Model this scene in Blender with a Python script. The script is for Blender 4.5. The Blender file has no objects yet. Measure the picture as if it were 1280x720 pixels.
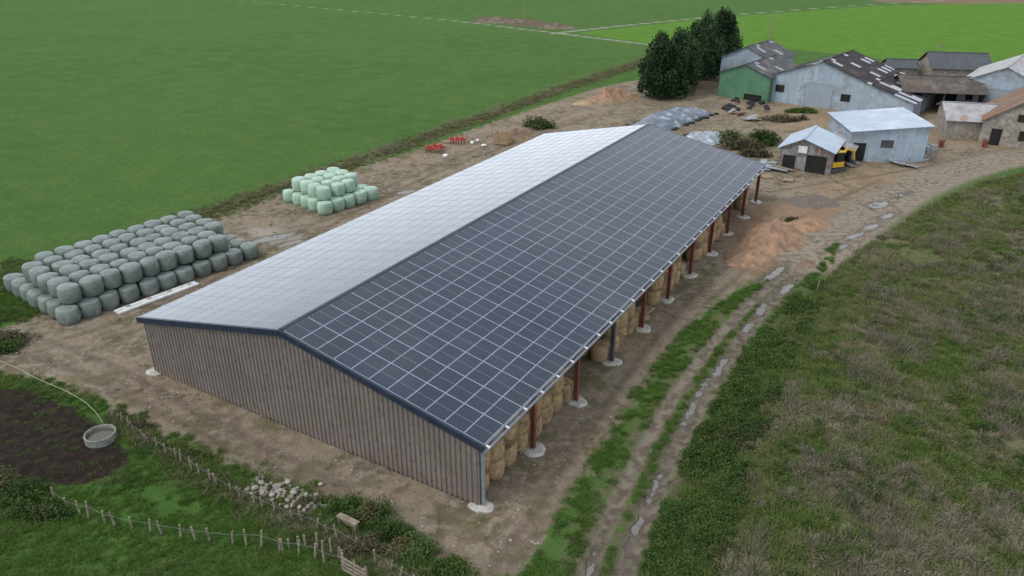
import bpy, math, random, bmesh
import numpy as np
from mathutils import Vector
random.seed(7); RNG=np.random.default_rng(7)
scene=bpy.context.scene
H=25.0; F=944.0; PIT=math.radians(25.6); CP,SP=math.cos(PIT),math.sin(PIT)
# ---- survey helper: converts a bearing pair measured from the drone position to ground metres
def G(u,v,z=0.0):
    dx=(u-640)/F; dy=-(v-360)/F
    Y=CP+dy*SP; Z=-SP+dy*CP; t=(H-z)/-Z
    return np.array([dx*t,Y*t])
def GP(l): return np.array([G(*p) for p in l])

# ---------------- numpy noise
_T=RNG.random((256,256))
def vn(x,y,s=1.0,o=0):
    x=np.asarray(x,float)/s+o*17.3; y=np.asarray(y,float)/s+o*31.7
    xi=np.floor(x).astype(int); yi=np.floor(y).astype(int); fx=x-xi; fy=y-yi
    fx=fx*fx*(3-2*fx); fy=fy*fy*(3-2*fy)
    a=_T[xi&255,yi&255]; b=_T[(xi+1)&255,yi&255]; c=_T[xi&255,(yi+1)&255]; d=_T[(xi+1)&255,(yi+1)&255]
    return (a*(1-fx)+b*fx)*(1-fy)+(c*(1-fx)+d*fx)*fy
def fbm(x,y,s,o=0,n=4):
    r=0;a=.5
    for i in range(n): r=r+a*vn(x,y,s/2**i,o+i); a*=.5
    return r/(1-.5**n)
def chaikin(P,n=2,closed=False):
    P=np.array(P)
    for _ in range(n):
        if closed: Q=np.roll(P,-1,0); A=P*.75+Q*.25; B=P*.25+Q*.75; P=np.stack([A,B],1).reshape(-1,2)
        else:
            A=P[:-1]*.75+P[1:]*.25; B=P[:-1]*.25+P[1:]*.75
            P=np.vstack([P[:1],np.stack([A,B],1).reshape(-1,2),P[-1:]])
    return P
def dist_line(x,y,L):
    d=np.full(x.shape,1e9)
    for a,b in zip(L[:-1],L[1:]):
        e=b-a; t=np.clip(((x-a[0])*e[0]+(y-a[1])*e[1])/(e@e+1e-9),0,1)
        d=np.minimum(d,np.hypot(x-a[0]-t*e[0],y-a[1]-t*e[1]))
    return d
def sd_poly(x,y,P):
    L=np.vstack([P,P[:1]]); d=dist_line(x,y,L); ins=np.zeros(x.shape,bool)
    for a,b in zip(L[:-1],L[1:]):
        if a[1]==b[1]: continue
        c=((a[1]>y)!=(b[1]>y))&(x<(b[0]-a[0])*(y-a[1])/(b[1]-a[1])+a[0]); ins^=c
    return np.where(ins,d,-d)

# ---------------- zones (ground metres)
yard=chaikin(GP([(-90,440),(20,408),(140,345),(235,285),(300,262),(360,240),(440,212),(520,188),(600,158),(690,128),(780,100),(900,92),(1000,110),(1290,112),(1400,150),(1400,190),(1280,200),(1190,222),(1120,250),(1060,285),(1015,325),(960,345),(900,372),(850,420),(800,490),(745,575),(690,650),(655,725),(580,730),(500,672),(430,632),(330,600),(240,560),(160,520),(90,490),(30,470),(-90,480)]),2,True)
rut1=chaikin(GP([(690,790),(733,720),(772,625),(812,545),(858,472),(905,412),(955,362),(1010,325)]),2)
rut2=chaikin(GP([(750,800),(778,720),(808,640),(846,560),(888,484),(935,412),(980,360),(1030,318)]),2)
road=chaikin(GP([(1010,325),(1060,288),(1105,256),(1170,222),(1250,200),(1300,190),(1420,172)]),2)
rough=np.vstack([GP([(790,780),(815,700),(850,610),(880,545),(925,470),(975,405),(1020,360),(1060,322),(1110,290),(1150,262),(1210,232),(1290,212),(1420,190)]),np.array([[140,70],[140,5],[5,5]])])
rough=chaikin(rough,1,True)
hedgeR=chaikin(GP([(800,740),(830,640),(865,555),(910,480),(960,410),(1005,365),(1035,350),(1020,400),(985,470),(960,540),(930,620),(900,740)]),1,True)
mud=chaikin(GP([(-90,500),(0,482),(80,500),(140,545),(170,575),(120,605),(60,608),(0,590),(-90,600)]),1,True)
verge=GP([(-300,440),(-90,372),(0,352),(90,322),(180,290),(260,268),(350,236),(430,208),(500,184),(560,162),(620,142),(700,112),(800,80),(840,62)])
path1=GP([(200,-8),(290,0),(420,12),(560,25),(700,42),(830,58),(900,66)])
path2=GP([(690,42),(760,34),(900,20),(1000,12),(1100,5),(1300,-6)])
bright=GP([(720,41),(900,22),(1100,7),(1400,0),(1700,0),(1500,100),(1200,84),(1000,62),(880,60),(820,56)])
brownf=GP([(1080,2),(1200,5),(1400,2),(1600,-14),(1200,-14)])
dung=GP([(585,23),(620,20),(660,24),(725,33),(715,36),(650,33)])
puds=[(972,340,1.6,.32),(960,347,1.0,.25),(983,360,1.3,.32),(952,386,1.1,.28),(933,370,.9,.3),(1098,256,1.5,.7),(1068,295,1.6,.35),(1088,284,1.4,.4),(1050,310,1.2,.3),(1110,270,1.3,.35),(876,488,1.6,.18),(862,516,1.6,.16),(818,610,1.5,.14),(792,668,1.6,.15),(900,460,1.5,.2),(340,298,2.2,.6),(365,304,1.4,.4),(936,408,1.0,.26),(508,240,1.3,.45),(1130,243,1.2,.3),(735,716,1.2,.14)]
pale=GP([(305,288),(345,283),(385,298),(380,310),(340,308)])
earth=chaikin(GP([(925,262),(975,250),(1060,258),(1070,285),(1040,312),(1000,335),(935,345),(905,315)]),1,True)
tyres=[chaikin(GP(l),2) for l in ([(610,720),(700,590),(775,480),(850,385),(925,318),(1000,270),(1100,225)],[(640,715),(722,600),(800,485),(868,395),(940,328),(1010,284),(1110,236)],[(20,440),(120,470),(250,545),(400,610),(530,690)],[(60,425),(150,460),(270,530),(420,600),(560,700)],
  [(60,430),(160,400),(300,335),(420,262),(560,200),(720,140)],[(110,440),(190,405),(330,335),(445,262),(580,200),(740,146)],[(300,330),(330,290),(420,275),(500,240)],[(760,140),(900,130),(960,160),(1040,230),(1100,240)],[(960,240),(1060,225),(1180,205),(1290,180)])]

ROT_O=np.array([-1.41,27.9]); VA=np.array([.506,.862]); VA/=np.hypot(*VA); UA=np.array([-VA[1],VA[0]])
W,L=24.1,51.4
def terr(x,y):
    x=np.asarray(x,float); y=np.asarray(y,float)
    far=np.clip(1-(np.hypot(x,y-50)-60)/60,0.15,1)
    z=.10*(fbm(x,y,3.0,1)-.5)*far+.05*(vn(x,y,.7,3)-.5)*far
    sr=sd_poly(x,y,rough); k=np.clip(sr/6,0,1); k=k*k*(3-2*k)
    z=z+k*(.75+.5*(fbm(x,y,9,5)-.5)+.35*(fbm(x,y,1.6,8)-.5))*np.clip(far*1.2,0,1)
    for r in (rut1,rut2):
        d=dist_line(x,y,r); z=z-.11*np.exp(-(d/.28)**2)+.05*np.exp(-((d-.55)/.2)**2)
    dv=dist_line(x,y,verge); z=z+.35*np.exp(-(dv/1.2)**2)*fbm(x,y,2.5,9)
    return z
def tz(x,y): return float(terr(np.array([x]),np.array([y]))[0])

# ---------------- material helpers
def newmat(name):
    m=bpy.data.materials.new(name); m.use_nodes=True; nt=m.node_tree
    return m,nt,nt.nodes['Principled BSDF']
class NT:
    def __init__(s,nt): s.nt=nt; s.n=nt.nodes; s.l=nt.links; s.pos=s.n.new('ShaderNodeNewGeometry').outputs['Position']
    def link(s,a,b): s.l.new(a,b)
    def setin(s,inp,val):
        if isinstance(val,bpy.types.NodeSocket): s.l.new(val,inp)
        elif isinstance(val,(tuple,list)): inp.default_value=tuple(val)+((1,) if len(inp.default_value)==4 and len(val)==3 else ())
        else: inp.default_value=val
    def noise(s,sc,det=4,ro=.55,vec=None,dist=0):
        n=s.n.new('ShaderNodeTexNoise'); n.inputs['Scale'].default_value=sc; n.inputs['Detail'].default_value=det
        n.inputs['Roughness'].default_value=ro; n.inputs['Distortion'].default_value=dist; s.l.new(vec or s.pos,n.inputs['Vector']); return n.outputs['Fac']
    def math(s,op,a,b=0.0,clamp=False):
        n=s.n.new('ShaderNodeMath'); n.operation=op; n.use_clamp=clamp; s.setin(n.inputs[0],a); s.setin(n.inputs[1],b); return n.outputs[0]
    def mix(s,f,a,b,mode='MIX'):
        n=s.n.new('ShaderNodeMix'); n.data_type='RGBA'; n.blend_type=mode; n.clamp_factor=True
        s.setin(n.inputs[0],f); s.setin(n.inputs[6],a); s.setin(n.inputs[7],b); return n.outputs[2]
    def ss(s,v,lo,hi,a=0.0,b=1.0):
        n=s.n.new('ShaderNodeMapRange'); n.interpolation_type='SMOOTHSTEP'; s.setin(n.inputs['Value'],v)
        n.inputs['From Min'].default_value=lo; n.inputs['From Max'].default_value=hi; n.inputs['To Min'].default_value=a; n.inputs['To Max'].default_value=b; return n.outputs['Result']
    def attr(s,name,out='Fac'):
        n=s.n.new('ShaderNodeAttribute'); n.attribute_name=name; return n.outputs[out]
    def bump(s,h,st,dist,bsdf):
        n=s.n.new('ShaderNodeBump'); n.inputs['Strength'].default_value=st; n.inputs['Distance'].default_value=dist
        s.l.new(h,n.inputs['Height']); s.l.new(n.outputs[0],bsdf.inputs['Normal'])
def mnoise(name,c1,c2,scale,rough=.85,metal=0,bump=.0,c3=None,s3=.5,det=4,spec=.3):
    m,nt,b=newmat(name); t=NT(nt); n=t.noise(scale,det)
    col=t.mix(t.ss(n,.35,.65),c1,c2)
    if c3: col=t.mix(t.ss(t.noise(s3,3),.5,.68),col,c3)
    t.link(col,b.inputs['Base Color']); b.inputs['Roughness'].default_value=rough; b.inputs['Metallic'].default_value=metal
    b.inputs['Specular IOR Level'].default_value=spec
    if bump: t.bump(n,bump,.05,b)
    return m
def mcorr(name,c1,c2,period=.2,rough=.5,c3=None,s3=.4,patch=None,spec=.3,metal=0,var=.35):
    """corrugated sheet; uvm attribute in metres; optional translucent panels"""
    m,nt,b=newmat(name); t=NT(nt)
    sp=t.n.new('ShaderNodeSeparateXYZ'); t.link(t.attr('uvm','Vector'),sp.inputs[0])
    w=t.math('SINE',t.math('MULTIPLY',sp.outputs[0],2*math.pi/period))
    n=t.noise(1.3,4); col=t.mix(t.ss(n,.3,.7),c1,c2)
    if c3: col=t.mix(t.ss(t.noise(s3,5,.65),.5,.62),col,c3)
    fx=t.math('FLOOR',t.math('DIVIDE',sp.outputs[0],1.0)); fy=t.math('FLOOR',t.math('DIVIDE',sp.outputs[1],1.6))
    cx=t.n.new('ShaderNodeCombineXYZ'); t.link(fx,cx.inputs[0]); t.link(fy,cx.inputs[1])
    wn=t.n.new('ShaderNodeTexWhiteNoise'); t.link(cx.outputs[0],wn.inputs['Vector'])
    col=t.mix(t.ss(wn.outputs['Value'],0,1,0,var),col,tuple(c*.5 for c in c1))
    jx=t.math('LESS_THAN',t.math('FRACT',sp.outputs[0]),.07); col=t.mix(t.math('MULTIPLY',jx,.35),col,tuple(c*.35 for c in c1))
    if patch:
        pk=t.math('GREATER_THAN',wn.outputs['Value'],patch[1]); col=t.mix(pk,col,patch[0])
    t.link(col,b.inputs['Base Color']); b.inputs['Roughness'].default_value=rough; b.inputs['Specular IOR Level'].default_value=spec
    b.inputs['Metallic'].default_value=metal
    t.bump(w,.5,.03,b); return m
def mleaf(name,c1,c2,c3,scale=.8):
    m,nt,b=newmat(name); t=NT(nt)
    col=t.mix(t.ss(t.noise(scale,2),.35,.65),c1,c2)
    col=t.mix(t.ss(t.noise(.22,2),.5,.66),col,c3)
    oi=t.n.new('ShaderNodeObjectInfo'); col=t.mix(t.ss(oi.outputs['Random'],0,1,0,.45),col,tuple(x*.5 for x in c1))
    t.link(col,b.inputs['Base Color']); b.inputs['Roughness'].default_value=.85; b.inputs['Specular IOR Level'].default_value=.1
    return m

# ---------------- mesh builder
class MB:
    def __init__(s): s.v=[];s.f=[];s.m=[];s.uv=[];s.sm=[];s.n=0
    def add(s,verts,faces,mi=0,uvs=None,smooth=False):
        b=s.n; s.v.append(np.asarray(verts,float)); s.n+=len(verts)
        for k,f in enumerate(faces):
            s.f.append([b+i for i in f]); s.m.append(mi); s.sm.append(smooth)
            s.uv.append(uvs[k] if uvs is not None else [(0,0)]*len(f))
    def box(s,fr,u0,u1,v0,v1,z0,z1,mi=0):
        c=[fr(u,v,z) for z in (z0,z1) for v in (v0,v1) for u in (u0,u1)]
        s.add(c,[(0,2,3,1),(4,5,7,6),(0,1,5,4),(2,6,7,3),(0,4,6,2),(1,3,7,5)],mi)
    def beam(s,a,b,w,h,mi=0):
        a=Vector(a);b=Vector(b);d=(b-a).normalized(); up=Vector((0,0,1)) if abs(d.z)<.95 else Vector((1,0,0))
        x=d.cross(up).normalized()*w/2; y=d.cross(x).normalized()*h/2
        c=[tuple(p+i*x+j*y) for p in (a,b) for j in (-1,1) for i in (-1,1)]
        s.add(c,[(0,2,3,1),(4,5,7,6),(0,1,5,4),(2,6,7,3),(0,4,6,2),(1,3,7,5)],mi)
    def tube(s,a,b,r0,r1,mi=0,n=8,smooth=True,caps=True):
        a=Vector(a);b=Vector(b);d=(b-a).normalized(); up=Vector((0,0,1)) if abs(d.z)<.95 else Vector((1,0,0))
        x=d.cross(up).normalized(); y=d.cross(x)
        vs=[];fs=[]
        for p,r in((a,r0),(b,r1)):
            for k in range(n): q=k*2*math.pi/n; vs.append(tuple(p+x*r*math.cos(q)+y*r*math.sin(q)))
        for k in range(n): fs.append((k,(k+1)%n,n+(k+1)%n,n+k))
        s.add(vs,fs,mi,smooth=smooth)
        if caps: s.add(vs[n:],[tuple(range(n))],mi); s.add(vs[:n],[tuple(range(n))[::-1]],mi)
    def torus(s,c,R,r,mi=0,n=14,m=7,tilt=(0,0)):
        vs=[];fs=[]
        for i in range(n):
            q=i*2*math.pi/n
            for j in range(m):
                p=j*2*math.pi/m; X_=(R+r*math.cos(p))*math.cos(q); Y_=(R+r*math.cos(p))*math.sin(q); Z_=r*1.1*math.sin(p)
                vs.append((c[0]+X_,c[1]+Y_,c[2]+Z_+X_*tilt[0]+Y_*tilt[1]))
        for i in range(n):
            for j in range(m): fs.append((i*m+j,((i+1)%n)*m+j,((i+1)%n)*m+(j+1)%m,i*m+(j+1)%m))
        s.add(vs,fs,mi,smooth=True)
    def build(s,name,mats,parent=None,coll=None):
        me=bpy.data.meshes.new(name); me.from_pydata(np.vstack(s.v).tolist(),[],s.f)
        for m in mats: me.materials.append(m)
        me.polygons.foreach_set('material_index',s.m); me.polygons.foreach_set('use_smooth',s.sm)
        ul=me.attributes.new('uvm','FLOAT2','CORNER'); ul.data.foreach_set('vector',np.array([c for f in s.uv for p in f for c in p],dtype=np.float32)); me.update()
        o=bpy.data.objects.new(name,me); (coll or scene.collection).objects.link(o)
        if parent: o.parent=parent
        return o
def empty(name):
    e=bpy.data.objects.new(name,None); scene.collection.objects.link(e); e.empty_display_size=.5; return e
def frame(O,A,B):
    return lambda u,v,z:(O[0]+A[0]*u+B[0]*v,O[1]+A[1]*u+B[1]*v,z)

# ---------------- ground
def axis(segs,lo,hi,g=1.12):
    a=[segs[0][0]]
    for s0,s1,st in segs: a+=list(np.arange(s0+st,s1+st*.5,st))
    st=segs[-1][2]; x=a[-1]
    while x<hi: st*=g; x+=st; a.append(x)
    st=segs[0][2]; x=segs[0][0]; pre=[]
    while x>lo: st*=g; x-=st; pre.append(x)
    return np.array(pre[::-1]+a)
xs=axis([(-45,75,.3)],-3000,3000,1.03); ys=axis([(20,62,.25),(62,130,.45)],-400,4500,1.03)
X,Y=np.meshgrid(xs,ys); nx,ny=len(xs),len(ys); x=X.ravel(); y=Y.ravel()
z=terr(x,y)
me=bpy.data.meshes.new('ground'); co=np.stack([x,y,z],1)
idx=np.arange(nx*ny).reshape(ny,nx); q=np.stack([idx[:-1,:-1],idx[:-1,1:],idx[1:,1:],idx[1:,:-1]],-1).reshape(-1,4)
me.vertices.add(len(co)); me.vertices.foreach_set('co',co.ravel()); me.loops.add(q.size); me.loops.foreach_set('vertex_index',q.ravel())
me.polygons.add(len(q)); me.polygons.foreach_set('loop_start',np.arange(0,q.size,4)); me.polygons.foreach_set('loop_total',np.full(len(q),4))
me.polygons.foreach_set('use_smooth',np.ones(len(q),bool)); me.update(calc_edges=True)
pd=np.full(x.shape,-9.); centre=(rut1+rut2)/2
for u,v,a,b in puds:
    c=G(u,v)
    if v>330 and u>700:
        k=np.argmin(np.hypot(*(rut2-c).T)); k=min(max(k,1),len(rut2)-2); dr=rut2[k+1]-rut2[k-1]; dr/=np.hypot(*dr)
    else: dr=np.array([.8,.6])
    e=(x-c[0])*dr[0]+(y-c[1])*dr[1]; f=-(x-c[0])*dr[1]+(y-c[1])*dr[0]
    pd=np.maximum(pd,(1-np.hypot(e/a,f/b))*min(a,b))
ty=np.full(x.shape,9.)
for l in tyres: ty=np.minimum(ty,dist_line(x,y,l))
zones=dict(yard=sd_poly(x,y,yard),rut=np.maximum(.42-dist_line(x,y,rut1),.5-dist_line(x,y,rut2)),
 road=2.6-dist_line(x,y,road),rough=sd_poly(x,y,rough),mud=sd_poly(x,y,mud),verge=1.5-dist_line(x,y,verge),
 pathA=np.maximum(.9-dist_line(x,y,path1),1.1-dist_line(x,y,path2)),bright=sd_poly(x,y,bright),brownf=sd_poly(x,y,brownf),
 dung=sd_poly(x,y,dung),puddle=pd,pale=sd_poly(x,y,pale),earth=sd_poly(x,y,earth),hedge=sd_poly(x,y,hedgeR),
 trackd=2.0-dist_line(x,y,centre),tyre=.28-ty)
for k,a in zones.items():
    at=me.attributes.new('z_'+k,'FLOAT','POINT'); at.data.foreach_set('value',np.clip(a,-30,30).astype(np.float32))
gm,nt,b=newmat('ground_soil_and_grass'); t=NT(nt)
n_big=t.noise(.03,3); n_m=t.noise(.25,4); n_s=t.noise(1.6,5,.6); n_f=t.noise(9,3,.65); n_ff=t.noise(34,2,.7)
def zm(k,amp,edge,ns=None,off=0):
    v=t.math('ADD',t.attr('z_'+k),t.math('MULTIPLY',t.math('SUBTRACT',ns or n_s,.5-off),amp)); return t.ss(v,-edge,edge)
# green meadow
col=t.mix(t.ss(n_big,.35,.65),(.058,.135,.028),(.080,.162,.036))
col=t.mix(t.ss(n_m,.35,.7),col,(.102,.175,.043))
col=t.mix(t.ss(n_s,.4,.65,0,.55),col,(.050,.112,.023))
col=t.mix(t.ss(n_f,.35,.72,0,.6),col,(.034,.078,.016))
col=t.mix(t.ss(n_ff,.5,.8,0,.4),col,(.16,.21,.08))
wv=t.n.new('ShaderNodeTexWave'); wv.inputs['Scale'].default_value=.09; wv.inputs['Distortion'].default_value=2.5; wv.inputs['Detail'].default_value=1; wv.inputs['Detail Scale'].default_value=.6
mp=t.n.new('ShaderNodeMapping'); mp.inputs['Rotation'].default_value=(0,0,-1.0); t.link(t.pos,mp.inputs[0]); t.link(mp.outputs[0],wv.inputs['Vector'])
col=t.mix(t.ss(wv.outputs['Fac'],.88,1,0,.14),col,(.12,.16,.06))
brg=t.mix(t.ss(n_m,.3,.7),(.080,.185,.020),(.11,.215,.030)); brg=t.mix(t.ss(n_s,.4,.8,0,.4),brg,(.06,.14,.018))
col=t.mix(zm('bright',1,.6),col,brg)
col=t.mix(zm('brownf',1,.8),col,(.19,.14,.09))
rc=t.mix(t.ss(n_m,.40,.56),(.085,.115,.032),(.18,.155,.09)); rc=t.mix(t.ss(n_s,.45,.62),rc,(.06,.085,.022)); rc=t.mix(t.ss(n_f,.45,.7,0,.6),rc,(.22,.19,.12))
col=t.mix(zm('rough',1.4,.3),col,rc)
col=t.mix(t.math('MULTIPLY',zm('hedge',1.5,.4),.8),col,(.045,.07,.02))
vc=t.mix(t.ss(n_s,.4,.6),(.17,.145,.085),(.07,.09,.03))
col=t.mix(t.math('MULTIPLY',zm('verge',2.2,.5),.85),col,vc)
# dirt
dc=t.mix(t.ss(n_m,.40,.60),(.275,.220,.155),(.165,.128,.088)); dc=t.mix(t.ss(n_s,.42,.65),dc,(.315,.262,.195))
dc=t.mix(t.ss(n_f,.45,.72,0,.65),dc,(.125,.097,.07)); dc=t.mix(t.ss(n_ff,.55,.75,0,.5),dc,(.38,.335,.27))
n_h=t.noise(.5,4,.6)
dc=t.mix(t.ss(n_h,.53,.62,0,.6),dc,(.125,.125,.055)); dc=t.mix(t.ss(n_h,.30,.42,.55,0),dc,(.12,.092,.066))
dc=t.mix(t.ss(n_big,.50,.62,0,.5),dc,(.33,.225,.14))
dc=t.mix(t.math('MULTIPLY',zm('tyre',.5,.2),.6),dc,t.mix(t.ss(n_s,.4,.6),(.115,.09,.066),(.17,.135,.10)))
col=t.mix(zm('yard',2.6,.35),col,dc)
col=t.mix(t.math('MULTIPLY',zm('earth',2.5,.8),.7),col,t.mix(t.ss(n_s,.4,.6),(.34,.205,.125),(.24,.155,.10)))
col=t.mix(t.math('MULTIPLY',zm('trackd',2.2,.6),t.ss(n_s,.35,.6,.25,.8)),col,t.mix(t.ss(n_f,.4,.6),(.19,.155,.108),(.115,.095,.055)))
tr=t.mix(t.ss(n_s,.4,.6),(.24,.20,.155),(.13,.105,.078)); tr=t.mix(t.ss(n_ff,.5,.7,0,.5),tr,(.33,.29,.24))
col=t.mix(zm('rut',.9,.2),col,tr)
col=t.mix(zm('road',1.6,.6),col,t.mix(t.ss(n_s,.4,.62),(.31,.26,.20),(.21,.17,.13)))
col=t.mix(t.math('MULTIPLY',zm('pathA',.8,.5,n_m),.8),col,(.30,.30,.24))
col=t.mix(zm('dung',4,1,n_m),col,(.13,.10,.065))
mc=t.mix(t.ss(n_s,.4,.6),(.024,.017,.014),(.040,.030,.024)); mc=t.mix(t.ss(n_f,.5,.7,0,.6),mc,(.06,.046,.038))
col=t.mix(zm('mud',1.3,.2),col,mc)
col=t.mix(t.math('MULTIPLY',zm('pale',2.5,.6),.7),col,(.38,.34,.28))
pm=zm('puddle',.75,.05,n_s); wet=zm('puddle',1.2,.35,n_s,.25)
col=t.mix(t.math('MULTIPLY',wet,.5),col,(.10,.08,.06))
col=t.mix(pm,col,(.14,.12,.10))
t.link(col,b.inputs['Base Color'])
t.link(t.math('SUBTRACT',.95,t.math('MULTIPLY',pm,.90)),b.inputs['Roughness'])
t.link(t.math('ADD',.06,t.math('MULTIPLY',pm,.94)),b.inputs['Specular IOR Level'])
bh=t.math('ADD',t.math('MULTIPLY',n_f,.8),t.math('ADD',t.math('MULTIPLY',n_ff,.35),n_s))
bh=t.math('MULTIPLY',bh,t.math('SUBTRACT',1.0,pm)); t.bump(bh,.9,.14,b)
me.materials.append(gm); go=bpy.data.objects.new('ground',me); scene.collection.objects.link(go)

# ---------------- common materials
concrete=mnoise('concrete',(.48,.45,.40),(.34,.32,.28),4,.9,bump=.4)
taupe=mnoise('taupe_steel_cladding',(.165,.138,.120),(.190,.160,.140),.6,.45,c3=(.142,.117,.10),s3=3)
navy=mnoise('navy_flashing',(.018,.026,.045),(.025,.034,.055),2,.4)
rust=mnoise('red_oxide_steel',(.19,.060,.038),(.11,.040,.027),3,.6,bump=.1)
galv=mnoise('galvanised_steel',(.36,.38,.41),(.27,.29,.32),3,.45,.3)
darks=mnoise('dark_steel',(.08,.08,.085),(.055,.055,.06),2,.7)
wood=mnoise('weathered_wood',(.30,.25,.18),(.17,.14,.105),6,.9,bump=.3)
woodp=mnoise('pale_wood',(.40,.30,.18),(.27,.19,.12),6,.85)
white=mnoise('white_paint',(.74,.74,.72),(.6,.6,.58),2,.5)
straw=mnoise('straw',(.38,.27,.145),(.24,.165,.088),7,.95,bump=.8,c3=(.16,.11,.065),s3=1.1)
wrapg=mnoise('grey_green_film',(.175,.205,.182),(.125,.15,.135),1.1,.42,bump=.25,c3=(.22,.245,.225),s3=2.0)
wrapm=mnoise('mint_film',(.36,.49,.38),(.29,.42,.32),1.1,.42,bump=.25,c3=(.43,.54,.44),s3=2.0)
rubber=mnoise('tyre_rubber',(.02,.02,.022),(.035,.035,.036),3,.8)

# ---------------- solar hangar
hangar=empty('solar_roof_hangar'); fr=frame(ROT_O,UA,VA)
EV,RZ=3.8,6.3
def prof(u): return EV+(RZ-EV)*(1-abs(u-W/2)/(W/2))
mb=MB(); per=.30; u=.12; pts=[]
while u<W-.12:
    for du,dv in((0,0),(.10,0),(.13,.06),(.27,.06)):
        if u+du<W-.12: pts.append((u+du,dv))
    u+=per
pts.append((W-.12,0))
vs=[];fs=[]
for (u,dv) in pts:
    vs.append(fr(u,.0-dv,.12)); vs.append(fr(u,-dv,prof(u)-.12))
for i in range(len(pts)-1): fs.append((2*i+2,2*i,2*i+1,2*i+3))
mb.add(vs,fs); mb.add([fr(.12,.08,.1),fr(W-.12,.08,.1),fr(W-.12,.08,EV-.15),fr(W/2,.08,RZ-.15),fr(.12,.08,EV-.15)],[(0,4,3,2,1)])
mb.build('gable_cladding',[taupe],hangar)
OV=.18; sl=math.hypot(W/2,RZ-EV); cs=(W/2)/sl; sn=(RZ-EV)/sl
def rp(side,d,v,n):
    u=d*cs-n*sn; zz=EV+d*sn+n*cs
    if side: u=W-u
    return fr(u,v,zz)
BX=[(0,2,3,1),(4,5,7,6),(0,1,5,4),(2,6,7,3),(0,4,6,2),(1,3,7,5)]
def rbx(mb,side,n0,n1,v0,v1,d0,d1,mi=0): mb.add([rp(side,d,v,n) for n in(n0,n1) for v in(v0,v1) for d in(d0,d1)],BX,mi)
mb=MB()
for side in(0,1): rbx(mb,side,-.03,.03,-OV,L+OV,-.25,sl)
mb.build('roof_sheeting',[galv],hangar)
mb=MB()
for side in(0,1):
    for v0,v1 in((-OV-.05,-OV+.09),(L+OV-.09,L+OV+.05)): rbx(mb,side,-.24,.10,v0,v1,-.28,sl+.02)
    rbx(mb,side,.032,.13,-OV+.1,L+OV-.1,sl-.16,sl+.02)
mb.build('roof_flashing',[navy],hangar)
mb=MB()
for side in(0,1):
    for n0,n1,d0,d1 in((-.2,-.17,-.42,-.26),(-.2,-.02,-.45,-.42)): rbx(mb,side,n0,n1,-OV,L+OV,d0,d1)
    v=.0
    while v<L: rbx(mb,side,-.03,.04,v,v+.08,-.47,-.26,1); v+=1.72
mb.build('gutter',[galv,white],hangar)
mb=MB(); ft=MB(); NB=10
for i in range(NB+1):
    v=i*L/NB; vv=min(max(v,.12),L-.12)
    for side in(0,1):
        uu=.1 if side==0 else W-.1
        mi=1 if i==0 else (2 if i==3 else 0); zb=-.1; zt=EV-.12
        mb.box(fr,uu-.13,uu-.10,vv-.11,vv+.11,zb,zt,mi); mb.box(fr,uu+.10,uu+.13,vv-.11,vv+.11,zb,zt,mi); mb.box(fr,uu-.10,uu+.10,vv-.02,vv+.02,zb,zt,mi)
        n=16; vs=[];ct=fr(uu,vv,0); o=random.uniform(0,9)
        for r,zz in((.56,-.15),(.54,.05),(.44,.12)):
            for kk in range(n):
                q=kk*2*math.pi/n; rr=r*(.7+.75*float(vn(2+math.cos(q)*1.3+o,2+math.sin(q)*1.3,1,i))); vs.append((ct[0]+rr*math.cos(q),ct[1]+rr*math.sin(q),zz))
        fs=[(a*n+k,a*n+(k+1)%n,(a+1)*n+(k+1)%n,(a+1)*n+k) for a in(0,1) for k in range(n)]+[tuple(range(2*n,3*n))]
        ft.add(vs,fs)
        if i>0: rbx(mb,side,-.42,-.14,vv-.08,vv+.08,.1,sl-.05)
for side in(0,1):
    d=.2
    while d<sl: rbx(mb,side,-.13,-.035,.15,L,d,d+.07,1); d+=1.5
mb.build('steel_frame',[rust,galv,darks],hangar); ft.build('concrete_footings',[concrete],hangar)
# solar panels
pm_,nt,b=newmat('solar_cell_glass'); t=NT(nt)
uvv=t.attr('uvm','Vector'); sp=t.n.new('ShaderNodeSeparateXYZ'); t.link(uvv,sp.inputs[0])
def lines(c,n,w):
    f=t.math('FRACT',t.math('MULTIPLY',c,n)); d=t.math('ABSOLUTE',t.math('SUBTRACT',f,.5)); return t.math('GREATER_THAN',d,.5-w*n)
uu=t.math('FRACT',sp.outputs[0]); vv=t.math('FRACT',sp.outputs[1])
cell=t.math('MAXIMUM',lines(uu,10,.002),lines(vv,6,.003)); mid=lines(t.math('ADD',uu,.5),1,.008)
wn=t.n.new('ShaderNodeTexWhiteNoise'); fl=t.n.new('ShaderNodeVectorMath'); fl.operation='FLOOR'; t.link(uvv,fl.inputs[0]); t.link(fl.outputs[0],wn.inputs['Vector'])
c=t.mix(wn.outputs['Value'],(.005,.011,.028),(.011,.018,.038)); c=t.mix(t.math('MULTIPLY',cell,.35),c,(.10,.12,.16)); c=t.mix(t.math('MULTIPLY',mid,.5),c,(.28,.31,.36))
c=t.mix(t.ss(t.noise(.25,5,.6),.45,.75,0,.04),c,(.33,.33,.33))
t.link(c,b.inputs['Base Color']); t.link(t.ss(wn.outputs['Value'],0,1,.07,.12),b.inputs['Roughness']); b.inputs['IOR'].default_value=1.6
pfr=mnoise('panel_aluminium_frame',(.42,.47,.54),(.35,.40,.46),3,.4,.2)
mb=MB(); NR,NC=11,30; ph=(sl-.16+.2)/NR; pw=(L+2*OV-.24)/NC
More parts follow.
